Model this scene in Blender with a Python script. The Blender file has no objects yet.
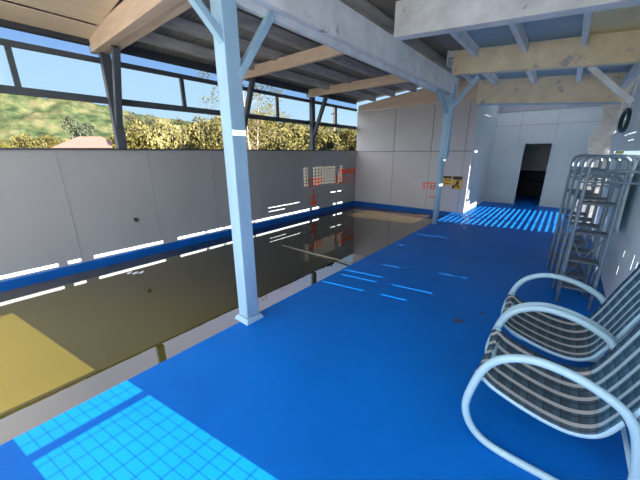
import bpy, bmesh, math, random
from mathutils import Vector, Matrix, noise
random.seed(7)
C = bpy.context.scene.collection
PI = math.pi
# ------------------------------------------------------------------ camera
F, YAW, PIT, ROLL, H = 290.86, .68986, .29211, .00354, 1.6
fw = Vector((-math.sin(YAW)*math.cos(PIT), math.cos(YAW)*math.cos(PIT), -math.sin(PIT)))
rt = Vector((math.cos(YAW), math.sin(YAW), 0)); dn = fw.cross(rt)
r2 = math.cos(ROLL)*rt + math.sin(ROLL)*dn
d2 = -math.sin(ROLL)*rt + math.cos(ROLL)*dn
cd = bpy.data.cameras.new('camera'); cam = bpy.data.objects.new('camera', cd); C.objects.link(cam)
cd.sensor_width = 36; cd.lens = F/640*36; cd.clip_start = .02; cd.clip_end = 3000
m = Matrix((r2, -d2, -fw)).transposed().to_4x4(); m.translation = (0, 0, H)
cam.matrix_world = m
bpy.context.scene.camera = cam
# ------------------------------------------------------------------ materials
def sl(c):
    c = c/255
    return c/12.92 if c <= .04045 else ((c+.055)/1.055)**2.4
def rgb(r, g, b): return (sl(r), sl(g), sl(b), 1)
class NT:
    def __init__(s, name):
        s.m = bpy.data.materials.new(name); s.m.use_nodes = True
        s.t = s.m.node_tree; s.b = s.t.nodes['Principled BSDF']; s.out = s.t.nodes['Material Output']
    def n(s, typ, **k):
        x = s.t.nodes.new(typ)
        for a, v in k.items():
            if a in ('inp',):
                for i, w in v.items(): x.inputs[i].default_value = w
            else: setattr(x, a, v)
        return x
    def l(s, a, b): s.t.links.new(a, b)
    def ramp(s, fac, stops, interp='LINEAR'):
        r = s.n('ShaderNodeValToRGB'); r.color_ramp.interpolation = interp
        e = r.color_ramp.elements
        while len(e) < len(stops): e.new(.5)
        for i, (p, c) in enumerate(stops): e[i].position = p; e[i].color = c
        s.l(fac, r.inputs[0]); return r.outputs[0]
def sc(c, k): return (min(1, c[0]*k), min(1, c[1]*k), min(1, c[2]*k), 1)
def mat(name, col, rough=.6, metal=0, var=.12, scale=3, bump=0, bscale=30, spec=None, stretch=(1, 1, 1), spots=None):
    t = NT(name)
    tc = t.n('ShaderNodeTexCoord'); mp = t.n('ShaderNodeMapping'); t.l(tc.outputs['Object'], mp.inputs[0])
    mp.inputs['Scale'].default_value = stretch
    nz = t.n('ShaderNodeTexNoise', inp={'Scale': scale, 'Detail': 6, 'Roughness': .6}); t.l(mp.outputs[0], nz.inputs['Vector'])
    o = t.ramp(nz.outputs['Fac'], [(.3, sc(col, 1-var)), (.7, sc(col, 1+var))])
    if spots:
        n2 = t.n('ShaderNodeTexNoise', inp={'Scale': spots[1], 'Detail': 4, 'Roughness': .6}); t.l(mp.outputs[0], n2.inputs['Vector'])
        f = t.ramp(n2.outputs['Fac'], [(spots[2], (0, 0, 0, 1)), (spots[2]+.06, (1, 1, 1, 1))])
        mx = t.n('ShaderNodeMix', data_type='RGBA'); t.l(f, mx.inputs[0]); t.l(o, mx.inputs[6]); mx.inputs[7].default_value = spots[0]
        o = mx.outputs[2]
    t.l(o, t.b.inputs['Base Color'])
    t.b.inputs['Roughness'].default_value = rough; t.b.inputs['Metallic'].default_value = metal
    if spec is not None: t.b.inputs['Specular IOR Level'].default_value = spec
    if bump:
        n3 = t.n('ShaderNodeTexNoise', inp={'Scale': bscale, 'Detail': 5}); t.l(mp.outputs[0], n3.inputs['Vector'])
        b = t.n('ShaderNodeBump', inp={'Strength': bump, 'Distance': .01}); t.l(n3.outputs['Fac'], b.inputs['Height']); t.l(b.outputs[0], t.b.inputs['Normal'])
    return t.m
M = {}
M['floor'] = mat('blue_floor_paint', (0, .135, .51, 1), .5, var=.1, scale=1.5, bump=.1, bscale=60, spec=.2, spots=((.003, .115, .43, 1), 2.3, .66))
M['curb'] = mat('blue_curb_paint', (0, .10, .42, 1), .5, var=.12, spec=.3)
M['wall'] = mat('grey_white_panel', (.385, .40, .415, 1), .6, var=.06, scale=1.2, stretch=(1, 1, .5), spec=.25, spots=((.47, .48, .47, 1), 3.5, .72))
M['wallb'] = mat('white_panel_end', (.60, .58, .58, 1), .6, var=.05, scale=1.2, spec=.25)
M['room'] = mat('pale_room_paint', (.46, .51, .50, 1), .6, var=.05, scale=1.5, spec=.25)
M['seam'] = mat('panel_seam_grey', (.33, .34, .36, 1), .8)
M['rwall'] = mat('white_sheet_wall', (.72, .82, .87, 1), .6, var=.08, scale=2)
M['post'] = mat('whitish_blue_post_paint', (.33, .53, .68, 1), .5, var=.1, scale=5, stretch=(1, 1, .3), bump=.2)
M['beam'] = mat('white_beam_paint', (.78, .83, .85, 1), .55, var=.14, scale=4, bump=.25, spots=((.42, .42, .42, 1), 6, .68))
M['cream'] = mat('cream_beam_paint', (.90, .77, .54, 1), .6, var=.12, scale=4, bump=.2, spots=((.5, .5, .5, 1), 3, .62))
M['wood'] = mat('bare_pine', (.72, .58, .47, 1), .6, var=.14, scale=6, stretch=(.4, 3, 3), bump=.15, spots=((.30, .19, .11, 1), 5, .74))
M['wooddark'] = mat('weathered_purlin', (.20, .20, .21, 1), .8, var=.3, scale=4, stretch=(3, .4, 3))
M['purlin'] = mat('whitewashed_purlin', (.40, .41, .42, 1), .7, var=.3, scale=5, stretch=(3, .5, 3))
M['frame'] = mat('slate_frame_paint', (.055, .07, .09, 1), .6, var=.2)
M['fascia'] = mat('dark_fascia', (.03, .04, .055, 1), .7)
M['iron'] = mat('corrugated_iron', (.26, .26, .26, 1), .55, metal=.2, var=.15, scale=2)
M['ply'] = mat('cream_plywood', (.80, .68, .54, 1), .6, var=.1, scale=2, stretch=(3, .5, 1))
M['blueply'] = mat('blue_painted_ceiling_board', (.32, .46, .55, 1), .6, var=.1, scale=3)
M['creamply'] = mat('cream_ceiling_board', (.92, .80, .48, 1), .6, var=.1, scale=3)
M['steel'] = mat('galvanised_steel_tube', (.17, .24, .30, 1), .45, metal=.3, var=.15, scale=8)
M['tread'] = mat('grey_tread', (.10, .13, .16, 1), .5, metal=.2, var=.2, scale=12)
M['tube'] = mat('white_tube_enamel', (.36, .56, .65, 1), .35, var=.06, scale=10)
M['plastic'] = mat('dark_cap', (.03, .035, .04, 1), .5)
M['red'] = mat('orange_red_stencil', (.95, .14, .05, 1), .6, var=.15, scale=20)
M['yellow'] = mat('yellow_sign', (.72, .40, .03, 1), .4, var=.05)
M['black'] = mat('black_print', (.02, .02, .02, 1), .5)
M['tarp'] = mat('pale_blue_sheet', (.58, .74, .80, 1), .4, var=.1, scale=3, bump=.3, bscale=6)
M['hose'] = mat('dark_green_hose', (.02, .045, .03, 1), .4)
M['flake'] = mat('flaking_paint_board', (.80, .74, .64, 1), .8, var=.2, scale=9, bump=.6, bscale=12, spots=((.20, .10, .07, 1), 5, .62))
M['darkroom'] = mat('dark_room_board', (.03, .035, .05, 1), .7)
M['cabinet'] = mat('grey_cabinet_board', (.42, .42, .40, 1), .6)
M['rust'] = mat('rust_stain', (.05, .06, .16, 1), .8, var=.3, scale=20)
M['leaf_y'] = mat('yellow_green_leaf', (.058, .050, .006, 1), .7, var=.5, scale=1.2)
M['leaf_o'] = mat('olive_leaf', (.032, .031, .006, 1), .7, var=.5, scale=1.2)
M['leaf_d'] = mat('dark_green_leaf', (.014, .02, .006, 1), .7, var=.4, scale=1.2)
M['bark'] = mat('pale_bark', (.17, .13, .085, 1), .8, var=.2, scale=5)
M['roofpink'] = mat('faded_red_roof_iron', (.17, .078, .06, 1), .7, var=.08, scale=1)
M['housewall'] = mat('pale_house_wall', (.25, .22, .19, 1), .8)
M['pole'] = mat('grey_brown_pole', (.13, .08, .055, 1), .8)
M['grass'] = mat('dry_grass_ground', (.07, .07, .018, 1), .9, var=.4, scale=.4)
M['stick'] = mat('grey_rod', (.30, .27, .20, 1), .5)
M['scum'] = mat('pale_leaf_scum', (.62, .66, .70, 1), .5)
M['bounce_apron'] = mat('pale_bounce_apron', (.70, .63, .52, 1), .9)  # unseen ground, made pale and warm to bounce sun indoors
def water():
    t = NT('murky_pool_water')
    tc = t.n('ShaderNodeTexCoord')
    nz = t.n('ShaderNodeTexNoise', inp={'Scale': .8, 'Detail': 3}); t.l(tc.outputs['Object'], nz.inputs['Vector'])
    o = t.ramp(nz.outputs['Fac'], [(.3, (.080, .064, .008, 1)), (.7, (.098, .078, .011, 1))])
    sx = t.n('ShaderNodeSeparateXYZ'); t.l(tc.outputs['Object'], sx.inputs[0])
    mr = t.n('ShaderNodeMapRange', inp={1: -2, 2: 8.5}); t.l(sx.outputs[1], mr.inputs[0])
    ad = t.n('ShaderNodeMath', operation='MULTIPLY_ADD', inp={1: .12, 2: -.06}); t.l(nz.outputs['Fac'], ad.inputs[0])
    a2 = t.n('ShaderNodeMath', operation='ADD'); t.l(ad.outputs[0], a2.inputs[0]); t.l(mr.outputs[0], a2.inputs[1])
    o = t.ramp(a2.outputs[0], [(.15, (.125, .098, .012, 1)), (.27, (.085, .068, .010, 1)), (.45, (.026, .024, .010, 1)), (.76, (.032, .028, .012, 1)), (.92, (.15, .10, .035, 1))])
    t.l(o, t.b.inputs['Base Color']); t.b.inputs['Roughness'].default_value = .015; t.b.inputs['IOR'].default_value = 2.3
    n2 = t.n('ShaderNodeTexNoise', inp={'Scale': 6, 'Detail': 2}); t.l(tc.outputs['Object'], n2.inputs['Vector'])
    b = t.n('ShaderNodeBump', inp={'Strength': .02, 'Distance': .01}); t.l(n2.outputs['Fac'], b.inputs['Height']); t.l(b.outputs[0], t.b.inputs['Normal'])
    return t.m
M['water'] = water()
def hillmat():
    t = NT('scrub_hillside')
    tc = t.n('ShaderNodeTexCoord')
    n1 = t.n('ShaderNodeTexNoise', inp={'Scale': .08, 'Detail': 10, 'Roughness': .7}); t.l(tc.outputs['Object'], n1.inputs['Vector'])
    o = t.ramp(n1.outputs['Fac'], [(.36, (.016, .027, .015, 1)), (.46, (.038, .050, .024, 1)), (.54, (.062, .066, .033, 1)), (.66, (.10, .085, .050, 1))])
    v = t.n('ShaderNodeTexVoronoi', inp={'Scale': .11}); t.l(tc.outputs['Object'], v.inputs['Vector'])
    f = t.ramp(v.outputs['Distance'], [(.1, (1.15, 1.15, 1.1, 1)), (.75, (.55, .6, .6, 1))])
    mx = t.n('ShaderNodeMix', data_type='RGBA', blend_type='MULTIPLY', inp={0: .8}); t.l(o, mx.inputs[6]); t.l(f, mx.inputs[7])
    t.l(mx.outputs[2], t.b.inputs['Base Color']); t.b.inputs['Roughness'].default_value = .95
    t.b.inputs['Specular IOR Level'].default_value = 0
    return t.m
M['hill'] = hillmat()
def sling(name, dark, light):
    t = NT(name)
    uv = t.n('ShaderNodeUVMap'); sp = t.n('ShaderNodeSeparateXYZ'); t.l(uv.outputs[0], sp.inputs[0])
    def band(o, freq, lo, hi):
        a = t.n('ShaderNodeMath', operation='MULTIPLY', inp={1: freq}); t.l(o, a.inputs[0])
        f = t.n('ShaderNodeMath', operation='FRACT'); t.l(a.outputs[0], f.inputs[0])
        g = t.n('ShaderNodeMath', operation='GREATER_THAN', inp={1: lo}); t.l(f.outputs[0], g.inputs[0])
        h = t.n('ShaderNodeMath', operation='LESS_THAN', inp={1: hi}); t.l(f.outputs[0], h.inputs[0])
        k = t.n('ShaderNodeMath', operation='MULTIPLY'); t.l(g.outputs[0], k.inputs[0]); t.l(h.outputs[0], k.inputs[1]); return k.outputs[0]
    def mix(f, a, bcol):
        x = t.n('ShaderNodeMix', data_type='RGBA'); t.l(f, x.inputs[0])
        if isinstance(a, tuple): x.inputs[6].default_value = a
        else: t.l(a, x.inputs[6])
        x.inputs[7].default_value = bcol; return x.outputs[2]
    c = mix(band(sp.outputs[1], 1, .0, .6), sc(dark, 1.5), dark)
    c = mix(band(sp.outputs[0], 10, .1, .3), c, sc(dark, .45))
    c = mix(band(sp.outputs[1], 1, .0, .10), c, sc(dark, .5))
    c = mix(band(sp.outputs[0], 5, .34, .62), c, light)
    t.l(c, t.b.inputs['Base Color']); t.b.inputs['Roughness'].default_value = .75
    return t.m
M['sling'] = sling('plaid_sling', (.040, .075, .10, 1), (.50, .50, .47, 1))
M['slingback'] = sling('plaid_sling_back', (.03, .10, .16, 1), (.42, .58, .66, 1))
def tint():
    t = NT('blue_tinted_glazing')
    tr = t.n('ShaderNodeBsdfTransparent', inp={0: (.76, .84, .97, 1)})
    gl = t.n('ShaderNodeBsdfGlossy', inp={'Roughness': .05}); mx = t.n('ShaderNodeMixShader', inp={0: .04})
    t.l(tr.outputs[0], mx.inputs[1]); t.l(gl.outputs[0], mx.inputs[2]); t.l(mx.outputs[0], t.out.inputs[0])
    return t.m
M['tint'] = tint()
def dimmer():  # see-through sheet material that weakens the sun behind the lattice
    t = NT('sun_dimming_sheet')
    tr = t.n('ShaderNodeBsdfTransparent', inp={0: (.56, .52, .46, 1)}); df = t.n('ShaderNodeBsdfDiffuse', inp={0: (.4, .4, .4, 1)})
    mx = t.n('ShaderNodeMixShader', inp={0: .55}); t.l(tr.outputs[0], mx.inputs[1]); t.l(df.outputs[0], mx.inputs[2]); t.l(mx.outputs[0], t.out.inputs[0])
    return t.m
M['dimmer'] = dimmer()
# ------------------------------------------------------------------ mesh helpers
class B:
    def __init__(s): s.bm = bmesh.new()
    def box(s, x0, x1, y0, y1, z0, z1):
        v = [s.bm.verts.new(p) for p in ((x0,y0,z0),(x1,y0,z0),(x1,y1,z0),(x0,y1,z0),(x0,y0,z1),(x1,y0,z1),(x1,y1,z1),(x0,y1,z1))]
        for f in ((0,3,2,1),(4,5,6,7),(0,1,5,4),(1,2,6,5),(2,3,7,6),(3,0,4,7)): s.bm.faces.new([v[i] for i in f])
        return s
    def hexa(s, P):
        v = [s.bm.verts.new(p) for p in P]
        for f in ((0,3,2,1),(4,5,6,7),(0,1,5,4),(1,2,6,5),(2,3,7,6),(3,0,4,7)): s.bm.faces.new([v[i] for i in f])
        return s
    def bar(s, a, b, w, h, up=(0,0,1)):
        a, b = Vector(a), Vector(b); d = (b-a).normalized(); u = Vector(up)
        if abs(d.dot(u)) > .98: u = Vector((0, 1, 0))
        x = d.cross(u).normalized()*w/2; y = x.cross(d).normalized()*h/2
        return s.hexa([a-x-y, a+x-y, a+x+y, a-x+y, b-x-y, b+x-y, b+x+y, b-x+y])
    def tube(s, pts, r, n=10, closed=False):
        pts = [Vector(p) for p in pts]; N = len(pts); rings = []; prev = None
        for i, p in enumerate(pts):
            if closed: d = pts[(i+1) % N]-pts[i-1]
            else: d = pts[min(i+1, N-1)]-pts[max(i-1, 0)]
            d.normalize()
            if prev is None:
                u = Vector((0, 0, 1)) if abs(d.z) < .9 else Vector((0, 1, 0))
                x = d.cross(u).normalized()
            else:
                x = (prev-d*prev.dot(d)).normalized()
            prev = x; y = d.cross(x)
            rr = r[i] if isinstance(r, (list, tuple)) else r
            rings.append([s.bm.verts.new(p+(x*math.cos(2*PI*k/n)+y*math.sin(2*PI*k/n))*rr) for k in range(n)])
        for i in range(N if closed else N-1):
            a, b = rings[i], rings[(i+1) % N]
            off = 0
            if closed and i == N-1:
                off = min(range(n), key=lambda o: (a[0].co-b[o].co).length)
            for k in range(n): s.bm.faces.new((a[k], a[(k+1) % n], b[(k+1+off) % n], b[(k+off) % n]))
        if not closed:
            s.bm.faces.new(rings[0][::-1]); s.bm.faces.new(rings[-1])
        for f in s.bm.faces: f.smooth = True
        return s
    def prism(s, poly, axis, a, b):
        # poly of 2D points extruded along axis from a to b
        def P(u, v, w):
            return {0: (w, u, v), 1: (u, w, v), 2: (u, v, w)}[axis]
        A = [s.bm.verts.new(P(u, v, a)) for u, v in poly]; Bq = [s.bm.verts.new(P(u, v, b)) for u, v in poly]
        n = len(poly); s.bm.faces.new(A); s.bm.faces.new(Bq[::-1])
        for i in range(n): s.bm.faces.new((A[i], Bq[i], Bq[(i+1) % n], A[(i+1) % n]))
        return s
    def obj(s, name, m, parent=None, bevel=0, loc=None):
        bmesh.ops.recalc_face_normals(s.bm, faces=s.bm.faces)
        me = bpy.data.meshes.new(name); s.bm.to_mesh(me); s.bm.free()
        o = bpy.data.objects.new(name, me); C.objects.link(o)
        me.materials.append(M[m] if isinstance(m, str) else m)
        if parent: o.parent = parent
        if loc: o.location = loc
        if bevel:
            b = o.modifiers.new('bevel', 'BEVEL'); b.width = bevel; b.segments = 2; b.limit_method = 'ANGLE'
        return o
def tag(o, label, cat, group=None):
    o['label'] = label; o['category'] = cat
    if group: o['group'] = group
    return o
def st(o): o['kind'] = 'structure'; return o
def empty(name, loc, rz=0):
    o = bpy.data.objects.new(name, None); C.objects.link(o); o.location = loc; o.rotation_euler = (0, 0, rz)
    o.empty_display_size = .1
    return o
def smooth_path(pts, sub=5, closed=False):
    P = [Vector(p) for p in pts]; n = len(P); out = []
    for i in range(n if closed else n-1):
        if closed: a, b, c, d = P[i-1], P[i], P[(i+1) % n], P[(i+2) % n]
        else: a, b, c, d = P[max(i-1, 0)], P[i], P[i+1], P[min(i+2, n-1)]
        for k in range(sub):
            t = k/sub
            out.append(.5*((2*b)+(c-a)*t+(2*a-5*b+4*c-d)*t*t+(3*b-a-3*c+d)*t**3))
    if not closed: out.append(P[-1])
    return out
def copy_tree(o, parent=None):
    c = o.copy(); C.objects.link(c)
    if parent: c.parent = parent
    for ch in list(o.children): copy_tree(ch, c)
    return c
# ------------------------------------------------------------------ constants of the place
XW, YB, XE, YR, XR, WZ = -5.45, 8.5, -2.217, 11.1, .62, -.13
TE, TA = .2532, .1763
# ------------------------------------------------------------------ floor, pool
b = B()
b.box(XE, XR+.1, -1.0, YB, -.9, 0); b.box(-2.0, XR+.1, YB, 14, -.9, 0)
st(b.obj('floor', 'floor'))
b = B(); b.box(XW-.05, XW+.045, -4, YB+.05, -.9, .0); st(b.obj('trim_1', 'curb'))
b = B(); b.box(XW+.045, XE, YB-.09, YB+.05, -.9, .0); st(b.obj('trim_2', 'curb'))
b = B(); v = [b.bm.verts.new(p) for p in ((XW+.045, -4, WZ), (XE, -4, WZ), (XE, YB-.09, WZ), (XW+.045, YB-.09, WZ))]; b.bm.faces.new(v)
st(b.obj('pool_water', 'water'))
# ------------------------------------------------------------------ left wall
b = B(); b.box(XW-.09, XW, -4, YB+.06, .001, 1.645); wl = st(b.obj('wall_left', 'wall'))
b = B()
for k in range(-3, 7):
    y = .91+1.17*k
    b.box(XW-.001, XW+.003, y-.006, y+.006, .01, 1.63)
st(b.obj('trim_3', 'seam', wl))
b = B(); b.box(XW-.11, XW+.02, -4, YB-.005, 1.646, 1.67); st(b.obj('trim_4', 'frame'))
# open band above the wall: rails, mullions, tinted top strip
win = st(empty('window_1', (XW, 2, 1.67)))
def child(o, parent):
    o.parent = parent; o.matrix_parent_inverse = parent.matrix_world.inverted(); return o
bpy.context.view_layer.update()
def cobj(b, name, m, parent, bevel=0):
    o = b.obj(name, m, None, bevel); o.parent = parent
    o.matrix_parent_inverse = Matrix.LocRotScale(parent.location, parent.rotation_euler.to_quaternion(), None).inverted()
    return o
cobj(B().box(XW-.07, XW-.01, -1.5, YB, 2.31, 2.40), 'rail', 'frame', win)
cobj(B().box(XW-.07, XW-.01, -1.5, YB, 2.85, 2.915), 'rail', 'frame', win)
for y in (.72, 2.85, 5.1, 7.4): cobj(B().box(XW-.065, XW-.015, y-.03, y+.03, 2.40, 2.85), 'mullion', 'frame', win)
cobj(B().box(XW-.045, XW-.04, -1.5, YB, 2.915, 3.2), 'pane', 'tint', win)
# ------------------------------------------------------------------ left posts with raking braces
for i, y in enumerate((1.71, 3.98, 6.25)):
    p = empty('frame_post', (XW, y, 1.67))
    tag(p, ['dark slate timber post nearest the viewer on the left wall, with a raking brace',
            'dark slate post on the left wall mostly hidden behind the near blue-white column',
            'dark slate post on the left wall farthest away, near the corner, with raking brace'][i], 'post', 'posts along the open left wall')
    cobj(B().box(XW-.005, XW+.10, y-.06, y+.06, 1.671, 2.965), 'post', 'frame', p, .004)
    cobj(B().bar((XW+.08, y, 1.98), (XW+.52, y, 2.96), .08, .085, (0, 1, 0)), 'brace', 'frame', p, .004)
# ------------------------------------------------------------------ tie beams across the pool
def roofL(x): return 3.19+(x-XW)*(3.47-3.19)/(-2.1-XW)
RL = ['broad bare timber tie beam nearest the viewer, over the pool at upper left',
      'pale bare timber tie beam meeting the big white beam behind the near column',
      'far bare timber tie beam, second before the pale end wall']
for i, y in enumerate((1.71, 3.98, 6.25)):
    r = empty('tie_beam', (-3.8, y, 2.97)); tag(r, RL[i], 'beam', 'timber tie beams over the pool')
    h = .24 if i == 0 else .18
    w = .13 if i == 0 else .06
    cobj(B().box(XW-.1, -2.245, y-w, y-.005, 2.97, 2.97+h), 'plank', 'wood', r, .004)
    cobj(B().box(XW+.02, -2.245, y+.005, y+w, 2.985, 2.97+h-.02), 'plank', 'wood', r, .004)
# ------------------------------------------------------------------ left roof: purlins, iron, soffit
pos = [XW+.62+.62*k for k in range(5)]
PL = ['first', 'second', 'third', 'fourth', 'fifth']
for k, x in enumerate(pos):
    z = roofL(x)
    o = B().box(x-.045, x+.045, 1.85, YB-.03, z-.17, z-.03).obj('purlin', 'purlin', bevel=.004)
    tag(o, 'whitewashed roof purlin over the pool, %s in from the open left side' % PL[k], 'purlin', 'purlins under the iron roof over the pool')
o = B().box(XW-.12, XW-.03, -.4, YB-.02, 3.06, 3.165).obj('fascia_board', 'fascia', bevel=.004)
tag(o, 'dark eave board running along the top of the open left side', 'fascia')
def corrugated(name, x0, x1, y0, y1, zf, m, per=.076):
    bm = bmesh.new(); n = int((y1-y0)/per*6); rows = []
    for i in range(n+1):
        y = y0+(y1-y0)*i/n; dz = .011*math.sin(2*PI*y/per)
        rows.append([bm.verts.new((x, y, zf(x)+dz)) for x in (x0, x1)])
    for i in range(n): bm.faces.new((rows[i][0], rows[i][1], rows[i+1][1], rows[i+1][0]))
    for f in bm.faces: f.smooth = True
    b = B(); b.bm.free(); b.bm = bm
    return b.obj(name, m)
st(corrugated('ceiling', XW-.35, -1.98, -.4, YB+.3, lambda x: roofL(x)+.0, 'iron'))
# lined soffit of the first bay
so = st(empty('trim_5', (-4, .6, 3.14)))
for x0, x1 in ((XW-.05, -5.03), (-4.95, -4.1), (-4.085, -3.2), (-3.185, -2.3)):
    cobj(B().hexa([(x0, -.4, roofL(x0)-.06), (x1, -.4, roofL(x1)-.06), (x1, 1.575, roofL(x1)-.06), (x0, 1.575, roofL(x0)-.06),
                   (x0, -.4, roofL(x0)-.045), (x1, -.4, roofL(x1)-.045), (x1, 1.575, roofL(x1)-.045), (x0, 1.575, roofL(x0)-.045)]), 'soffit_board', 'ply', so)
# ------------------------------------------------------------------ long white beam on two columns
bm_ = empty('main_beam', (-2.13, 4, 2.72))
tag(bm_, 'long white painted double-plank beam running over the pool edge on two columns', 'beam')
cobj(B().box(-2.085, -2.03, -.4, 6.95, 2.72, 3.04), 'plank', 'beam', bm_, .005)
cobj(B().box(-2.24, -2.185, -.4, 6.95, 2.70, 3.0), 'plank', 'beam', bm_, .005)
cobj(B().box(-2.184, -2.086, -.4, 6.9, 2.76, 2.80), 'packing_board', 'beam', bm_)
# ------------------------------------------------------------------ columns
def taper(b, x, y, w0, z0, w1, z1):
    return b.hexa([(x-w0, y-w0, z0), (x+w0, y-w0, z0), (x+w0, y+w0, z0), (x-w0, y+w0, z0), (x-w1, y-w1, z1), (x+w1, y-w1, z1), (x+w1, y+w1, z1), (x-w1, y+w1, z1)])
p = empty('column', (-2.205, 1.545, 0)); tag(p, 'near pale blue-white square column standing on the pool edge, with flared foot', 'column', 'columns under the long white beam')
cobj(B().box(-2.275, -2.135, 1.475, 1.615, .05, 2.70), 'shaft', 'post', p, .008)
cobj(taper(B(), -2.205, 1.545, .105, 0, .085, .045), 'foot', 'post', p, .004)
cobj(B().bar((-2.17, 1.59, 2.17), (-2.17, 1.99, 2.72), .055, .075, (1, 0, 0)), 'brace', 'post', p, .004)
cobj(B().bar((-2.17, 1.50, 2.40), (-2.17, 1.17, 2.72), .055, .06, (1, 0, 0)), 'brace', 'post', p, .004)
p = empty('column', (-2.13, 6.78, 0)); tag(p, 'far slim pale column by the pool corner, in front of the yellow signs', 'column', 'columns under the long white beam')
cobj(B().tube([(-2.13, 6.78, .0), (-2.13, 6.78, 1.5)], .062, 14), 'shaft', 'post', p)
cobj(B().box(-2.19, -2.07, 6.72, 6.84, 1.45, 2.715), 'upper_post', 'post', p, .005)
cobj(B().box(-2.065, -2.02, 6.71, 6.85, 1.48, 2.90), 'splice_board', 'post', p, .004)
cobj(B().bar((-2.13, 6.74, 2.38), (-2.13, 6.1, 2.72), .055, .08, (1, 0, 0)), 'brace', 'post', p, .004)
cobj(B().bar((-2.04, 6.6, 2.42), (-1.58, 6.6, 2.96), .08, .05, (0, 1, 0)), 'brace', 'post', p, .004)
# ------------------------------------------------------------------ right roof
def roofR(x): return 3.44-.085*(x+2.03)
def slab(b, x0, x1, y0, y1, d0, d1):
    return b.hexa([(x0, y0, roofR(x0)-d0), (x1, y0, roofR(x1)-d0), (x1, y1, roofR(x1)-d0), (x0, y1, roofR(x0)-d0),
                   (x0, y0, roofR(x0)-d1), (x1, y0, roofR(x1)-d1), (x1, y1, roofR(x1)-d1), (x0, y1, roofR(x0)-d1)])
CB = [(3.96, 4.13, 'beam', 'near wide white cross beam over the walkway, closest overhead'),
      (6.42, 6.56, 'cream', 'middle cream cross beam over the walkway, beside the far column top')]
for y0, y1, mm, lab in CB:
    o = slab(B(), -2.028 if y0 < 5 else -2.018, XR-.02, y0, y1, .42, .03).obj('cross_beam', mm, bevel=.006); tag(o, lab, 'beam', 'cross beams over the walkway')
o = slab(B(), -2.0, XR-.02, YB-.06, YB+.05, .72, .19).obj('cross_beam', 'cream', bevel=.004)
tag(o, 'deep cream header beam across the entrance of the far white room', 'beam', 'cross beams over the walkway')
o = B().hexa([(-1.99, YB-.10, roofR(-2)-.745), (XR-.03, YB-.10, roofR(XR)-.745), (XR-.03, YB-.061, roofR(XR)-.745), (-1.99, YB-.061, roofR(-2)-.745),
              (-1.99, YB-.10, roofR(-2)-.71), (XR-.03, YB-.10, roofR(XR)-.71), (XR-.03, YB-.061, roofR(XR)-.71), (-1.99, YB-.061, roofR(-2)-.71)]).obj('trim_6', 'post')
st(o)
for k, x in enumerate((-1.62, -.88, -.13)):
    for j, (y0, y1) in enumerate(((4.135, 6.415), (6.565, YB-.065))):
        z = roofR(x)-.15*j
        o = B().box(x-.035, x+.035, y0, y1, z-.17, z-.012).obj('purlin', 'beam', bevel=.004)
        tag(o, 'pale ceiling joist, %s from the long beam, %s the middle cross beam' % (('first', 'second', 'third')[k], 'beyond' if j else 'nearer than'), 'joist', 'ceiling joists over the walkway')
st(corrugated('ceiling', -2.12, XR+.1, -.4, 3.55, lambda x: roofR(x)+.0, 'iron'))
st(slab(B(), -2.12, -1.6, 3.5, 6.5, 0, -.02).obj('ceiling', 'iron'))
st(slab(B(), -1.6, -.1, 3.5, 6.5, 0, -.02).obj('ceiling', 'blueply'))
st(slab(B(), -.1, XR+.1, 3.5, 6.5, 0, -.02).obj('ceiling', 'creamply'))
st(slab(B(), -2.12, XR+.1, 6.45, YB+.1, .15, .12).obj('ceiling', 'blueply'))
st(B().box(XR+.02, XR+.08, 9.0, YR+.1, 3.24, 4.1).obj('light_stop_3', 'rwall'))  # unseen upstand added to stop sun entering by the room's roof gap
st(slab(B(), -2.14, XR+.1, 6.505, 6.53, .16, -.02).obj('light_stop_1', 'beam'))  # board added to stop light leaking through the roof step
st(B().box(-2.15, -2.121, 6.45, YB+.12, 3.2, 3.5).obj('light_stop_2', 'beam'))  # board added to shut out light beside the lower roof
st(slab(B(), -2.06, XR+.1, YB+.02, 9.75, .10, .08).obj('ceiling', 'room')); st(slab(B(), -2.06, XR+.1, 10.45, YR+.1, .10, .08).obj('ceiling', 'room'))  # unseen gap between the slabs, added to let fill light into the room

# ------------------------------------------------------------------ end wall of the pool
wb = st(B().box(XW, -1.95, YB, YB+.07, .001, 2.83).obj('wall_back', 'wallb'))
b = B()
for x in (-4.12, -3.0, -2.12): b.box(x-.012, x+.012, YB-.008, YB+.001, 1.64, 2.80)
for x in (-4.12, -3.0, -2.12): b.box(x-.006, x+.006, YB-.004, YB+.001, .02, 1.61)
b.box(XW, -1.96, YB-.006, YB+.001, 1.605, 1.64)
st(b.obj('trim_7', 'seam', wb))
gp = B().prism([(XW+.05, 2.84), (-1.96, 2.84), (-1.96, 3.36), (-3.0, 3.30), (XW+.05, 3.0)], 1, YB-.03, YB+.06).obj('wall_gable', 'wood'); st(gp)
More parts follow.
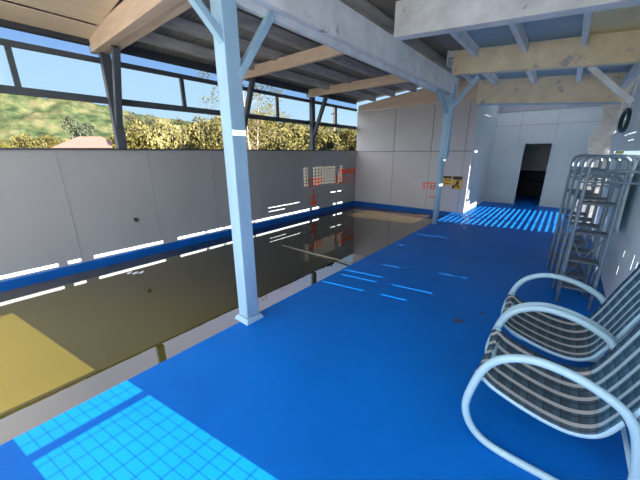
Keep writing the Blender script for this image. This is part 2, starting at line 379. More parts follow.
# ------------------------------------------------------------------ far room
wrl = st(B().box(-2.02, -1.95, YB+.07, YR, .001, 3.4).obj('wall_room_left', 'room'))
b = B(); D0, D1, DZ = -1.10, -.445, 1.83
b.box(-2.02, D0, YR, YR+.08, .001, 3.3); b.box(D1, XR+.05, YR, YR+.08, .001, 3.3); b.box(D0, D1, YR, YR+.08, DZ, 3.3)
wrb = st(b.obj('wall_room_back', 'room'))
b = B()
b.box(-1.95, XR, YR-.005, YR+.001, 2.355, 2.375); b.box(-1.29, -1.275, YR-.005, YR+.001, 1.9, 2.72); b.box(-.42, -.405, YR-.005, YR+.001, 1.9, 2.72)
st(b.obj('trim_8', 'seam', wrb))
st(B().box(-1.95, XR, YR-.03, YR-.0055, 2.76, 3.1).obj('trim_9', 'seam', wrb))
dr = st(empty('door_1', (-.77, YR, 0)))
cobj(B().box(D0-.06, D0, YR-.02, YR-.001, .001, DZ+.06), 'jamb', 'room', dr, .003)
cobj(B().box(D1, D1+.06, YR-.02, YR-.001, .001, DZ+.06), 'jamb', 'room', dr, .003)
cobj(B().box(D0, D1, YR-.02, YR-.001, DZ, DZ+.06), 'head', 'room', dr, .003)
# dark room beyond the doorway
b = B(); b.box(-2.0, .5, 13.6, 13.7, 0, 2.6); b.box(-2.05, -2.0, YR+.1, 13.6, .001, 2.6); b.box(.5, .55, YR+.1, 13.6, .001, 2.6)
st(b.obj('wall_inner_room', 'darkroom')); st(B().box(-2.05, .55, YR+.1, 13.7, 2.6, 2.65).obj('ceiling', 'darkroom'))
cab = empty('wall_cabinet', (-.8, 13.4, .95)); tag(cab, 'grey two-door cabinet on the wall seen through the far doorway', 'cabinet')
cobj(B().box(-1.9, .4, 13.22, 13.6, .95, 2.3), 'body', 'cabinet', cab)
cobj(B().box(-1.88, -.93, 13.2, 13.219, .98, 2.28), 'door', 'cabinet', cab, .004)
cobj(B().box(-.9, .38, 13.2, 13.219, .98, 2.28), 'door', 'cabinet', cab, .004)
bn = empty('bench', (-.8, 13.2, 0)); tag(bn, 'low dark bench under the grey cabinet, seen through the far doorway', 'bench')
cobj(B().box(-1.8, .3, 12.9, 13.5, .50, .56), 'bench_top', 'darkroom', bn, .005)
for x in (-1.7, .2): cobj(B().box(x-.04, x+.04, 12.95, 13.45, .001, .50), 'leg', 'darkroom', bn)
# ------------------------------------------------------------------ right wall with its openings
holes = [(-1.0, .353, .722, 1.18), (.353, .947, .12, .650), (.353, .947, .666, 1.18),                # mesh window by the camera
         (6.97, 7.16, 2.237, 2.767), (7.345, 8.47, 2.237, 2.767), (8.57, 8.79, 2.237, 2.767),            # lattice vents high up
         (7.64, 8.80, .03, 1.2), (8.80, 10.4, .03, .80), (8.96, 9.03, .80, 1.9), (9.12, 9.5, .80, .95), (9.16, 9.3, 1.0, 1.25),                                           # slatted opening, upper holes shaped to mottle the sun patch
         ]
for y0, y1 in ((-.6, .60), (.68, 1.695), (1.807, 1.96), (2.125, 3.165), (3.44, 7.62), (8.33, 8.83)):
    holes.append((y0, y1, 1.562, 1.608))  # slots added to cast bright dashes along the foot of the left wall
holes += [(1.968, 2.112, 2.435, 2.475), (9.28, 9.52, 2.235, 2.285), (7.22, 7.28, 2.10, 2.13)]
holes += [(5.69, 6.80, 1.835, 1.848), (5.7, 6.25, 1.742, 1.754), (8.2, 8.75, 1.955, 1.975)]
for y, z0, z1 in ((6.155, .553, .692), (5.24, .632, .697), (5.245, .567, .612), (4.148, .564, .627), (4.21, .347, .44), (3.687, .57, .709),
                  (3.507, .566, .694), (3.186, .566, .71), (3.525, .398, .521), (3.199, .441, .517)):
    holes.append((y-.011, y+.011, z0, z1))
ys = sorted({-1.2, YR+.08} | {h[0] for h in holes} | {h[1] for h in holes})
zs = sorted({.001, 3.215} | {h[2] for h in holes} | {h[3] for h in holes})
bm = bmesh.new(); vv = {}
def gv(i, j):
    if (i, j) not in vv: vv[(i, j)] = bm.verts.new((XR, ys[i], zs[j]))
    return vv[(i, j)]
for i in range(len(ys)-1):
    for j in range(len(zs)-1):
        cy, cz = (ys[i]+ys[i+1])/2, (zs[j]+zs[j+1])/2
        if any(h[0] < cy < h[1] and h[2] < cz < h[3] for h in holes): continue
        bm.faces.new((gv(i, j), gv(i+1, j), gv(i+1, j+1), gv(i, j+1)))
b = B(); b.bm.free(); b.bm = bm
wr = st(b.obj('wall_right', 'rwall'))
s_ = wr.modifiers.new('solid', 'SOLIDIFY'); s_.thickness = .012; s_.offset = 0
# window meshes in the plane of the wall
w2 = st(empty('window_2', (XR, .65, .12)))
b = B()
for k in range(1, 21): b.box(XR+.008, XR+.0115, .353, .947, .12+k*.0287-.0004, .12+k*.0287+.0004)
for k in range(1, 10): b.box(XR+.008, XR+.0115, .353+k*.06-.0014, .353+k*.06+.0014, .12, .72)
cobj(b, 'screen', 'rwall', w2)
w3 = st(empty('window_3', (XR, 7.7, 2.237)))
b = B()
for k in range(0, 7): b.box(XR+.008, XR+.0115, 6.97, 8.79, 2.237+k*.0883-.013, 2.237+k*.0883+.013)
for k in range(0, 15): b.box(XR+.008, XR+.0115, 6.97+k*.13-.02, 6.97+k*.13+.02, 2.237, 2.767)
cobj(b, 'lattice', 'rwall', w3)
cobj(B().box(XR+.013, XR+.015, 6.9, 8.85, 2.2, 2.8), 'sun_dimmer', 'dimmer', w3)  # unseen sheet added to dim the sun patch on the left wall
w4 = st(empty('window_4', (XR, 9, .03)))
for k in range(60):
    z = .04+k*.031
    if z < 1.9: cobj(B().box(XR-.004, XR+.004, 7.64 if z < 1.2 else 8.80, 10.4 if z < .79 else 9.55, z-.0085, z+.0085), 'slat', 'rwall', w4)
# framing of the right wall
o = B().box(XR-.115, XR-.015, 1.0, YB-.1, 2.74, 2.86).obj('wall_plate', 'beam', bevel=.005); tag(o, 'pale timber wall plate running along the top of the right wall', 'beam')
rb = B().bar((.0, 6.6, 2.86), (.57, 6.6, 2.30), .08, .05, (0, 1, 0)).obj('corner_brace', 'beam', bevel=.004)
tag(rb, 'pale diagonal brace from the middle cross beam down to the right wall', 'brace')
n = 16
edge = [(.30+.03*math.sin(5*i)+random.uniform(-.03, .03)+(.05 if i > 12 else 0), 2.66*i/n) for i in range(n+1)]
o = B().prism([(XR-.012, .001)]+[(x, max(.001, z)) for x, z in edge]+[(XR-.012, 2.66)], 1, YB-.055, YB-.005).obj('broken_board', 'flake')
tag(o, 'ragged flaking cream board closing the right side of the far room entrance', 'board')
# ------------------------------------------------------------------ hose loop and pale sheet on the right wall
cy, cz = 6.9, 2.07
pts = smooth_path([(XR-.045-.02*math.cos(a), cy+.22*math.cos(a), cz+.16*math.sin(a)) for a in [2*PI*k/12 for k in range(12)]], 3, True)
o = B().tube(pts, .028, 10, True).obj('hose_coil', 'hose'); tag(o, 'dark green hose loop hanging on the right wall above the ladders', 'hose')
bb = B(); rows = []
for i in range(25):
    t = i/24; y = 4.35+2.5*t; r = []
    for j in range(13):
        s = j/12; z = .76+(.75+.03*math.sin(3*t))*s
        x = XR-.06-.01*(1-s)-.02*math.sin(9*t+2*s)-.015*math.sin(17*t)
        r.append(bb.bm.verts.new((x, y, z)))
    rows.append(r)
for i in range(24):
    for j in range(12):
        f = bb.bm.faces.new((rows[i][j], rows[i+1][j], rows[i+1][j+1], rows[i][j+1])); f.smooth = True
# ------------------------------------------------------------------ ladders
def make_ladder():
    r = empty('pool_ladder', (0, 0, 0)); w = .135
    def U(y0, y1, zt, rad=.07):
        P = [(-w, y0, .001)]
        zz = zt-rad
        P += [(-w, y0+(y1-y0)*k/4, zz*k/4) for k in range(1, 5)]
        P += [(-w+rad*(1-math.cos(a)), y1, zz+rad*math.sin(a)) for a in (PI/8, PI/4, 3*PI/8, PI/2)]
        P += [(-x, y, z) for x, y, z in P[::-1]]
        return P
    cobj(B().tube(U(0, .06, 1.55), .015, 8), 'hoop_rail', 'steel', r)
    cobj(B().tube(U(.36, .14, 1.36), .0135, 8), 'rear_frame', 'steel', r)
    for z in (.20, .50, .80, 1.10):
        y = .06*z/1.5
        cobj(B().box(-w+.012, w-.012, y-.02, y+.15, z-.012, z+.012), 'tread', 'tread', r, .004)
    for z in (1.28, 1.40): cobj(B().tube([(-w, .06*z/1.5, z), (w, .06*z/1.5, z)], .009, 8), 'cross_bar', 'steel', r)
    for s in (-1, 1):
        for z in (.35, .95, 1.3): cobj(B().tube([(s*w, .06*z/1.5, z), (s*w, .36-.22*z/1.3, z-.02)], .008, 6), 'side_bar', 'steel', r)
    cobj(B().tube([(-w, .33, .15), (w, .25, .72)], .006, 6), 'cross_brace', 'steel', r)
    cobj(B().tube([(w, .33, .15), (-w, .25, .72)], .006, 6), 'cross_brace', 'steel', r)
    return r
LL = ['galvanised steel hoop-top ladder closest to the patio chairs, front of the row',
      'galvanised steel hoop-top ladder second from the patio chairs',
      'galvanised steel hoop-top ladder third from the patio chairs',
      'galvanised steel hoop-top ladder at the back of the row, nearest the far doorway']
la = make_ladder()
for i, (x, y, a) in enumerate(((.315, 3.9, .02), (.275, 4.3, 0), (.225, 4.7, -.03), (.185, 5.1, .02))):
    o = la if i == 0 else copy_tree(la)
    o.location = (x, y, 0); o.rotation_euler = (0, 0, a); tag(o, LL[i], 'ladder', 'steel ladders standing by the right wall')
g = empty('grab_rail', (.5, 3.75, 1.3)); tag(g, 'steel double grab rail fixed to the right wall beside the first ladder', 'rail')
for z in (1.33, 1.43): cobj(B().tube([(.28, 3.78, z), (.613, 3.72, z)], .011, 8), 'rail', 'steel', g)
cobj(B().tube([(.28, 3.78, 1.33), (.28, 3.78, 1.43)], .011, 8), 'end_bar', 'steel', g)
# the pale sheet
o = bb.obj('plastic_sheet', 'tarp'); s_ = o.modifiers.new('solid', 'SOLIDIFY'); s_.thickness = .006
tag(o, 'pale blue plastic sheet hanging on the right wall behind the ladders', 'sheet')
# ------------------------------------------------------------------ chairs
LOOP = [(.36, .018), (.2, .018), (.05, .018), (-.06, .03), (-.13, .065), (-.18, .13), (-.203, .23), (-.18, .38), (-.143, .50), (-.085, .58), (0, .63),
        (.09, .647), (.21, .632), (.32, .59), (.385, .542), (.432, .45), (.465, .28), (.47, .13), (.45, .045)]
SEAT = [(-.165, .43), (-.14, .40), (-.085, .368), (.035, .33), (.16, .307), (.26, .313), (.335, .36), (.38, .45), (.42, .56), (.46, .68), (.51, .82), (.555, .97)]
def fabric(path, w, m, name, r, u0=0):
    bm = bmesh.new(); uvl = bm.loops.layers.uv.new('UVMap'); P = path; rows = []; L = 0; NW = 14
    acc = [0]
    for i in range(1, len(P)): acc.append(acc[-1]+(P[i]-P[i-1]).length)
    for i, p in enumerate(P):
        d = (P[min(i+1, len(P)-1)]-P[max(i-1, 0)]).normalized(); nrm = Vector((-d.z, 0, d.x))
        row = []
        for k in range(NW+1):
            u = k/NW; yy = (u-.5)*w
            sag = -.018*(1-(2*u-1)**2)
            row.append((bm.verts.new((p.x+nrm.x*(sag+.016), yy, p.z+nrm.z*(sag+.016))), u, acc[i]/.075))
        rows.append(row)
    for i in range(len(P)-1):
        for k in range(NW):
            q = [rows[i][k], rows[i+1][k], rows[i+1][k+1], rows[i][k+1]]
            f = bm.faces.new([v[0] for v in q]); f.smooth = True
            for lp, v in zip(f.loops, q): lp[uvl].uv = (v[1], v[2])
    b = B(); b.bm.free(); b.bm = bm
    o = cobj(b, name, m, r); s = o.modifiers.new('solid', 'SOLIDIFY'); s.thickness = .006; s.offset = 0
    return o
def make_chair():
    r = empty('patio_chair', (0, 0, 0)); hw = .31
    for s in (-1, 1):
        cobj(B().tube(smooth_path([(x, s*hw, z) for x, z in LOOP], 4, True), .0205, 12, True), 'side_frame', 'tube', r)
        cobj(B().tube(smooth_path([(x, s*(hw-.045), z) for x, z in SEAT], 4), .016, 10), 'seat_rail', 'tube', r)
        cobj(B().tube([(-.17, s*(hw-.015), .425), (-.155, s*(hw-.055), .415)], .015, 8), 'bracket', 'tube', r)
        cobj(B().tube([(.405, s*(hw-.01), .50), (.395, s*(hw-.055), .50)], .02, 8), 'bracket', 'plastic', r)
    cobj(B().tube([(-.145, -hw+.04, .395), (-.145, hw-.04, .395)], .014, 8), 'cross_bar', 'tube', r)
    cobj(B().tube([(.462, -hw, .25), (.462, hw, .25)], .010, 8), 'cross_bar', 'tube', r)
    cobj(B().tube([(.555, -hw+.045, .965), (.555, hw-.045, .965)], .016, 8), 'top_bar', 'tube', r)
    sp = smooth_path([Vector((x, 0, z)) for x, z in SEAT], 4)
    seat = [Vector((-.185, 0, .36)), Vector((-.183, 0, .39))]+[p for p in sp if p.x < .345 and p.x > -.16]
    fabric(seat, 2*(hw-.045)+.03, 'sling', 'seat', r)
    back = [p for p in sp if p.x > .33]
    fabric(back, 2*(hw-.045)+.03, 'slingback', 'backrest', r)
    return r
ch = make_chair()
CL = ['white tubular patio chair with plaid sling, nearest the viewer', 'white tubular patio chair with plaid sling, second one, beside the steel ladders']
for i, y in enumerate((1.86, 2.535)):
    o = ch if i == 0 else copy_tree(ch)
    o.location = (0, y, 0); tag(o, CL[i], 'chair', 'patio chairs along the right wall')
# ------------------------------------------------------------------ writing and signs
def text(name, s, size, loc, rot, m, wide=1, parent=None):
    cu = bpy.data.curves.new(name, 'FONT'); cu.body = s; cu.size = size; cu.extrude = .0015; cu.align_x = 'CENTER'; cu.align_y = 'CENTER'; cu.offset = size*.02
    tmp = bpy.data.objects.new(name, cu); C.objects.link(tmp); bpy.context.view_layer.update()
    me = bpy.data.meshes.new_from_object(tmp); bpy.data.objects.remove(tmp)
    me.transform(Matrix.Diagonal((wide, 1, 1, 1)))
    o = bpy.data.objects.new(name, me); C.objects.link(o); me.materials.clear(); me.materials.append(M[m])
    o.matrix_world = Matrix.Translation(loc) @ rot
    return o
RLft = Matrix(((0, 0, 1, 0), (1, 0, 0, 0), (0, 1, 0, 0), (0, 0, 0, 1)))     # on a wall facing +X
RBck = Matrix(((1, 0, 0, 0), (0, 0, -1, 0), (0, 1, 0, 0), (0, 0, 0, 1)))     # on a wall facing -Y
o = text('painted_word', 'STEP', .34, (XW+.003, 6.38, .77), RLft, 'red', .85)
tag(o, 'orange-red word STEP painted on the left wall above the arrow', 'painted sign')
ar = B()
ar.box(XW+.001, XW+.004, 6.28, 6.36, .22, .60); ar.box(XW+.001, XW+.004, 6.08, 6.5, .355, .40)
ar.prism([(6.14, .26), (6.5, .26), (6.32, .08)], 0, XW+.0045, XW+.006)
o = ar.obj('painted_arrow', 'red'); tag(o, 'orange-red arrow painted on the left wall pointing down to the water', 'painted sign')
# the right-hand marks on the left wall: two rows of worn strokes in a frame
mk = B()
mk.box(XW+.001, XW+.004, 7.38, 7.47, .66, .92); 
for k in range(7):
    y = 7.62+k*.125; mk.box(XW+.001, XW+.004, y, y+.085, .93, 1.11)
mk.box(XW+.0045, XW+.006, 7.60, 8.46, 1.0, 1.04); mk.box(XW+.001, XW+.004, 7.55, 8.4, .66, .69)
for k in range(6):
    y = 7.62+k*.13; mk.box(XW+.001, XW+.004, y, y+.03, .70, .86); mk.box(XW+.001, XW+.004, y+.03, y+.08, .84, .865)
mk.box(XW+.001, XW+.004, 8.43, 8.47, .70, 1.1)
o = mk.obj('painted_lettering', 'red'); tag(o, 'worn red block of painted lettering on the left wall next to the corner', 'painted sign')
o = text('painted_word', 'STEP', .26, (-2.93, YB-.003, .665), RBck, 'red', .8); tag(o, 'orange-red word STEP painted on the pale end wall beside the far column', 'painted sign')
mk = B()
mk.prism([(-2.93, .345), (-2.63, .35), (-2.63, .385), (-2.70, .37), (-2.76, .388), (-2.83, .372), (-2.93, .385)], 1, YB-.004, YB-.001)
o = mk.obj('painted_line', 'red'); tag(o, 'short ragged red line painted under the word on the end wall', 'painted sign')
def sign(x0, x1, z0, z1, lab, fig):
    r = empty('warning_sign', ((x0+x1)/2, YB, z0)); tag(r, lab, 'sign', 'yellow warning signs on the end wall')
    cobj(B().box(x0, x1, YB-.008, YB-.001, z0, z1), 'plate', 'yellow', r)
    h = z1-z0; w = x1-x0
    cobj(B().box(x0+.005, x1-.005, YB-.010, YB-.008, z1-.26*h, z1-.02*h), 'header', 'black', r)
    b = B()
    if fig:
        cx = (x0+x1)/2
        b.prism([(cx-.02, z0+.62*h), (cx+.03, z0+.66*h), (cx+.055, z0+.45*h), (cx+.02, z0+.40*h), (cx+.07, z0+.12*h), (cx+.03, z0+.10*h), (cx-.01, z0+.33*h), (cx-.06, z0+.12*h), (cx-.10, z0+.15*h), (cx-.03, z0+.42*h)], 1, YB-.010, YB-.008)
        b.box(cx-.01, cx+.045, YB-.010, YB-.008, z0+.67*h, z0+.73*h)
        b.box(x0+.01, x0+.05, YB-.010, YB-.008, z0+.03*h, z0+.3*h)
    else:
        b.box(x0+.03, x1-.03, YB-.010, YB-.008, z0+.52*h, z0+.60*h); b.box(x0+.03, x1-.06, YB-.010, YB-.008, z0+.15*h, z0+.22*h)
    cobj(b, 'print', 'black', r)
sign(-2.58, -2.35, .73, .975, 'smaller yellow and black warning sign on the end wall, just right of the column', 0)
sign(-2.33, -2.08, .63, .98, 'taller yellow and black warning sign with a figure on the end wall', 1)
# fitting on the left wall, marks on water and floor
w_ = empty('wall_fitting', (XW, 1.72, .53)); tag(w_, 'small black pipe fitting sticking out of the grey left wall', 'pipe fitting')
cobj(B().tube([(XW, 1.72, .53), (XW+.035, 1.72, .53)], .03, 12), 'flange', 'black', w_)
cobj(B().tube([(XW+.03, 1.72, .53), (XW+.07, 1.72, .525)], .015, 10), 'nozzle', 'plastic', w_)
o = B().tube([(-4.0, 3.70, WZ-.004), (-3.2, 3.695, WZ+.008), (-2.30, 3.685, WZ+.03)], .014, 8).obj('pool_rod', 'stick'); tag(o, 'thin pale rod lying across the murky pool water', 'rod')
bb = B()
for k, (dx, dy, r) in enumerate(((0, 0, .06), (.05, .07, .045), (-.06, -.05, .05))):
    vs = [bb.bm.verts.new((-4.72+dx+r*(1+.4*math.sin(3*a+k))*math.cos(a)*.5, 1.35+dy+r*(1+.3*math.cos(2*a))*math.sin(a), WZ+.004+.004*k+.01*math.sin(a))) for a in [2*PI*q/14 for q in range(14)]]
    c0 = bb.bm.verts.new((-4.72+dx, 1.35+dy, WZ+.02+.004*k))
    for q in range(14): bb.bm.faces.new((c0, vs[q], vs[(q+1) % 14]))
o = bb.obj('floating_scum', 'scum'); s_ = o.modifiers.new('solid', 'SOLIDIFY'); s_.thickness = .003; tag(o, 'small pale clump of scum floating on the pool near the left wall', 'scum')
for k, (x, y, r) in enumerate(((-.556, 2.808, .045), (-.405, 3.12, .025))):
    bb = B(); vs = [bb.bm.verts.new((x+r*(1+.3*math.sin(3*a+k))*math.cos(a), y+r*(1.2+.3*math.cos(2*a))*math.sin(a), .0015)) for a in [2*PI*q/16 for q in range(16)]]
    bb.bm.faces.new(vs); o = bb.obj('floor_stain', 'rust'); st(o)
# ------------------------------------------------------------------ outdoors
def az_point(px, py, D):
    u = Vector(((px-320)/F, (py-240)/F, 1)); d = r2*u.x+d2*u.y+fw*u.z
    k = D/math.hypot(d.x, d.y); return Vector((d.x*k, d.y*k, H+d.z*k))
GZ = -.7
st(B().box(-900, XW-.3, -500, 900, GZ-.3, GZ).obj('ground', 'grass'))
st(B().box(XE, 60, -60, -1.0, GZ-.3, -.03).obj('ground', 'bounce_apron'))  # unseen apron added behind the camera for warm bounce on the ceilings
st(B().box(XW-.3, XE, -60, -4.0, GZ-.3, -.05).obj('ground', 'bounce_apron'))
st(B().box(.8, 60, -1.0, 60, GZ-.3, -.05).obj('ground', 'bounce_apron'))
ridge = [(-260, 100), (-120, 100), (-40, 94), (0, 92), (20, 95), (45, 99), (70, 94.5), (95, 102), (120, 110), (150, 115), (180, 121), (215, 126), (260, 124), (300, 121), (330, 124), (360, 128), (420, 131), (520, 135), (640, 138)]
bm = bmesh.new(); cols = []
for i in range(len(ridge)-1):
    for k in range(10):
        t = k/10; px = ridge[i][0]*(1-t)+ridge[i+1][0]*t; py = ridge[i][1]*(1-t)+ridge[i+1][1]*t
        top = az_point(px, py, 330); col = []
        for j in range(22):
            s = j/21; D = 250+(330-250)*s
            q = Vector((top.x*D/330, top.y*D/330, 0)); z = GZ+(top.z-GZ)*(s**1.25)
            nz = noise.fractal(Vector((q.x*.03, q.y*.03, s*2)), 1, 2, 5)*7*s*(1-.6*(j == 21)) + noise.fractal(q*.15, 1, 2, 3)*1.6*s
            col.append(bm.verts.new((q.x, q.y, max(GZ-.05, z+nz))))
        back = bm.verts.new((top.x*1.5, top.y*1.5, GZ)); col.append(back); cols.append(col)
for i in range(len(cols)-1):
    for j in range(22):
        f = bm.faces.new((cols[i][j], cols[i+1][j], cols[i+1][j+1], cols[i][j+1])); f.smooth = True
b = B(); b.bm.free(); b.bm = bm; st(b.obj('hills', 'hill'))
def leaf_mesh(name, m, n, blobs, size, seed):
    rnd = random.Random(seed); bm = bmesh.new()
    for _ in range(n):
        c, R = rnd.choice(blobs)
        v = Vector((rnd.gauss(0, 1), rnd.gauss(0, 1), rnd.gauss(0, 1))).normalized()*(rnd.random()**.4)
        p = Vector((c[0]+v.x*R, c[1]+v.y*R, c[2]+v.z*R*.9))
        a = Vector((rnd.gauss(0, 1), rnd.gauss(0, 1), rnd.gauss(0, 1))).normalized(); bq = a.orthogonal().normalized(); s = size*rnd.uniform(.6, 1.3)
        q = [bm.verts.new(p+a*s*x+bq*s*y*.6) for x, y in ((-1, 0), (0, -1), (1, 0), (0, 1))]; bm.faces.new(q)
    me = bpy.data.meshes.new(name); bm.to_mesh(me); bm.free(); me.materials.append(M[m]); return me
def trunk_mesh(h, r, branches, seed):
    rnd = random.Random(seed); b = B(); b.tube([(0, 0, 0), (.04*h*rnd.uniform(-1, 1), 0, h*.5), (0, .03*h, h)], [r, r*.7, r*.3], 7)
    for k in range(branches):
        z = h*rnd.uniform(.3, .9); a = rnd.uniform(0, 2*PI); l = h*rnd.uniform(.15, .35)
        b.tube([(0, 0, z), (l*.5*math.cos(a), l*.5*math.sin(a), z+l*.5), (l*math.cos(a), l*math.sin(a), z+l*rnd.uniform(.6, 1.1))], [r*.4, r*.25, r*.08], 5)
    me = bpy.data.meshes.new('trunk'); bmesh.ops.recalc_face_normals(b.bm, faces=b.bm.faces); b.bm.to_mesh(me); b.bm.free(); me.materials.append(M['bark']); return me
def blobs(n, r, h0, h1, br, seed):
    rnd = random.Random(seed); return [((rnd.uniform(-r, r), rnd.uniform(-r, r), rnd.uniform(h0, h1)), br*rnd.uniform(.7, 1.2)) for _ in range(n)]
FY = [leaf_mesh('foliage_yellow', 'leaf_y', 2600, blobs(9, .9, .8, 3.6, .75, s), .11, s) for s in (1, 2)]
FO = [leaf_mesh('foliage_olive', 'leaf_o', 2600, blobs(9, 1.0, .8, 3.4, .75, s), .11, s) for s in (3, 4)]
FD = leaf_mesh('foliage_dark', 'leaf_d', 2600, blobs(9, .8, .6, 3.4, .7, 5), .11, 5)
TR = trunk_mesh(3.2, .10, 6, 1)
def tree(name, pos, s, fol, label, group=None, rz=0):
    r = empty(name, pos, rz); r.scale = (s*.78, s*.78, s); tag(r, label, 'tree', group)
    for nm, me in (('trunk', TR), ('crown', fol)):
        o = bpy.data.objects.new(nm, me); C.objects.link(o); o.parent = r
    return r
def place(px, D): 
    p = az_point(px, 150, D); return (p.x, p.y, GZ)
def hs(px, py, D): return (az_point(px, py, D).z-GZ)/3.65   # scale so that the crown top reaches that height
rnd = random.Random(11)
GY = 'yellow-green bushy trees beyond the left wall'; GO = 'olive trees in the back row beyond the left wall'; GL = 'low golden hedge bushes beyond the left wall'
for i, (px, py, D) in enumerate(((128, 124, 30), (140, 121, 26), (152, 126, 31), (164, 123, 27), (176, 126, 30), (188, 124, 25), (199, 127, 29), (210, 121, 24), (222, 119, 26), (236, 121, 22),
                  (250, 118, 25), (263, 122, 21), (276, 122, 24), (290, 127, 22), (303, 129, 26), (316, 131, 23), (329, 130, 27), (342, 131, 24), (355, 131, 27), (366, 132, 25))):
    D = (18.5, 24, 30)[i % 3]
    tree('bushy_tree', place(px, D), hs(px, py, D), FY[rnd.randrange(2)], 'yellow-green bushy tree in the thicket beyond the left wall', GY, rnd.uniform(0, 6))
for i, (px, py, D) in enumerate(((134, 118, 44), (158, 119, 46), (182, 122, 43), (206, 121, 47), (230, 117, 44), (258, 116, 46), (284, 122, 43), (310, 126, 47), (336, 127, 44), (362, 128, 46))):
    D = (40, 50)[i % 2]
    tree('woodland_tree', place(px, D), hs(px, py, D), FO[rnd.randrange(2)], 'olive green tree in the back row of the thicket beyond the left wall', GO, rnd.uniform(0, 6))
for px, D in ((-30, 38), (-13, 44), (3, 38), (18, 44), (33, 38), (47, 45), (57, 52), (74, 46), (106, 46), (124, 52)):
    tree('hedge_bush', place(px, D), hs(px, 138, D), FY[rnd.randrange(2)], 'low golden hedge bush in the row below the hills', GL, rnd.uniform(0, 6))
tree('evergreen_tree', place(84, 58), hs(84, 121, 58), FD, 'single dark green leafy tree behind the pink roof below the hills', None, 1)
# bare birch
r = empty('birch_tree', place(252, 15)); tag(r, 'tall thin birch tree with bare twigs and sparse yellow leaves beyond the wall', 'tree')
hb = az_point(252, 72, 15).z-GZ
def birch():
    rn = random.Random(5); b = B()
    for k in range(3):
        x = rn.uniform(-1, 1); y = rn.uniform(-1, 1)
        b.tube([(0, 0, 0), (x*.5, y*.5, hb*.45), (x, y, hb*.97)], [.06, .045, .012], 7)
        for q in range(34):
            t = rn.uniform(.4, .95); z = hb*t; a = rn.uniform(0, 2*PI); l = rn.uniform(.5, 1.5)*(1.25-t)
            X, Y = x*t, y*t; e = (X+l*math.cos(a), Y+l*math.sin(a), z+l*rn.uniform(-.1, .7))
            b.tube([(X, Y, z), ((X+e[0])/2, (Y+e[1])/2, z+l*.35), e], [.013, .009, .004], 4)
    return b
cobj2 = birch().obj('trunk', 'bark', r)
lm = leaf_mesh('birch_leaves', 'leaf_y', 3000, [((rnd.uniform(-1.5, 1.5), rnd.uniform(-1.5, 1.5), rnd.uniform(.5, .98)*hb), .45) for _ in range(34)], .045, 9)
o = bpy.data.objects.new('leaves', lm); C.objects.link(o); o.parent = r
# utility pole, house, sprig
pp = place(334, 32); h = az_point(334, 107, 32).z-GZ
r = empty('utility_pole', pp); tag(r, 'slim utility pole rising from the trees near the pool corner', 'pole')
B().tube([(0, 0, 0), (0, 0, h)], .10, 8).obj('shaft', 'pole', r); B().bar((-.6, .3, h-.6), (.6, -.3, h-.6), .1, .1).obj('crossarm', 'pole', r)
hp = place(93, 34); r = empty('house', hp, .9); r.scale = (.62, .7, 1); tag(r, 'low house with faded pink-red hipped roof beyond the left wall', 'house')
ze = az_point(88, 147, 34).z-GZ; zt = az_point(88, 136.5, 34).z-GZ
B().box(-3.2, 3.2, -2.2, 2.2, 0, ze-.1).obj('wall', 'housewall', r)
bb = B(); e = [bb.bm.verts.new(p) for p in ((-3.6, -2.6, ze-.1), (3.6, -2.6, ze-.1), (3.6, 2.6, ze-.1), (-3.6, 2.6, ze-.1), (-1.4, 0, zt), (1.4, 0, zt))]
for f in ((0, 1, 5, 4), (1, 2, 5), (2, 3, 4, 5), (3, 0, 4), (3, 2, 1, 0)): bb.bm.faces.new([e[i] for i in f])
bb.obj('roof', 'roofpink', r)
r = empty('leafy_sprig', (XW-.3, 7.3, GZ)); tag(r, 'dark leafy sprig poking above the left wall near the far post', 'plant')
B().tube([(0, 0, 0), (.02, .05, 1.3), (0, 0, 2.45)], [.015, .012, .006], 6).obj('stem', 'bark', r)
o = bpy.data.objects.new('leaves', leaf_mesh('sprig_leaves', 'leaf_d', 60, [((0, -.15, 2.42), .16), ((0, .2, 2.5), .14)], .07, 3)); C.objects.link(o); o.parent = r
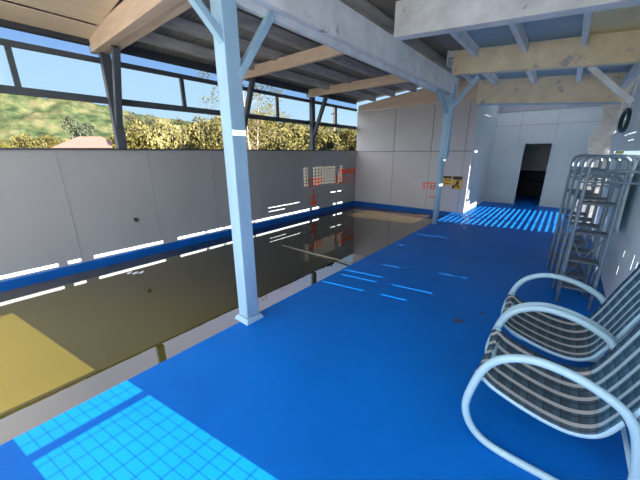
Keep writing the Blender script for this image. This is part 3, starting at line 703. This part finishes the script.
# ------------------------------------------------------------------ light
sd = bpy.data.lights.new('sun', 'SUN'); sd.energy = 40; sd.angle = math.radians(.12); sd.color = (1, .95, .86)
so_ = bpy.data.objects.new('sun', sd); C.objects.link(so_)
dv = Vector((-1, -TA, -TE)).normalized(); so_.rotation_euler = dv.to_track_quat('-Z', 'Y').to_euler(); so_.location = (20, 3, 6)
w = bpy.data.worlds.new('sky'); bpy.context.scene.world = w; w.use_nodes = True
t = w.node_tree; bg = t.nodes['Background']
tc = t.nodes.new('ShaderNodeTexCoord'); sp = t.nodes.new('ShaderNodeSeparateXYZ'); t.links.new(tc.outputs['Generated'], sp.inputs[0])
rp = t.nodes.new('ShaderNodeValToRGB'); e = rp.color_ramp.elements
e[0].position = 0; e[0].color = (.66, .86, 1.0, 1); e[1].position = .75; e[1].color = (.9, 1.0, 1.4, 1)
x = e.new(.12); x.color = (.46, .72, .97, 1); x = e.new(.34); x.color = (.40, .64, .95, 1); x = e.new(.46); x.color = (.95, 1.05, 1.5, 1)
t.links.new(sp.outputs[2], rp.inputs[0])
# fill brightness added to the unseen half of the sky behind the camera
def mth(op, a, b=None, clamp=False):
    n = t.nodes.new('ShaderNodeMath'); n.operation = op; n.use_clamp = clamp
    for i, q in enumerate((a, b)):
        if q is None: continue
        if isinstance(q, (int, float)): n.inputs[i].default_value = q
        else: t.links.new(q, n.inputs[i])
    return n.outputs[0]
g = mth('SUBTRACT', mth('MULTIPLY', sp.outputs[0], -.05), mth('MULTIPLY', sp.outputs[1], 1.0))
g = mth('ADD', mth('MULTIPLY', g, 1.4), .1, True)
g = mth('MULTIPLY', g, mth('ADD', mth('MULTIPLY', sp.outputs[2], 6), .2, True))
mx = t.nodes.new('ShaderNodeMix'); mx.data_type = 'RGBA'; mx.blend_type = 'ADD'; mx.inputs[0].default_value = 1
cm = t.nodes.new('ShaderNodeMix'); cm.data_type = 'RGBA'; t.links.new(g, cm.inputs[0]); cm.inputs[6].default_value = (0, 0, 0, 1); cm.inputs[7].default_value = (2.2, 2.15, 2.15, 1)
t.links.new(rp.outputs[0], mx.inputs[6]); t.links.new(cm.outputs[2], mx.inputs[7]); t.links.new(mx.outputs[2], bg.inputs[0]); bg.inputs[1].default_value = 1.0
# ------------------------------------------------------------------ view
s = bpy.context.scene
s.view_settings.view_transform = 'Standard'; s.view_settings.look = 'None'; s.view_settings.gamma = 1; s.view_settings.use_curve_mapping = False
s.view_settings.exposure = 0.1
s.cycles.use_denoising = True; s.cycles.sample_clamp_indirect = 6; s.cycles.max_bounces = 10; s.cycles.diffuse_bounces = 6; s.cycles.caustics_reflective = False
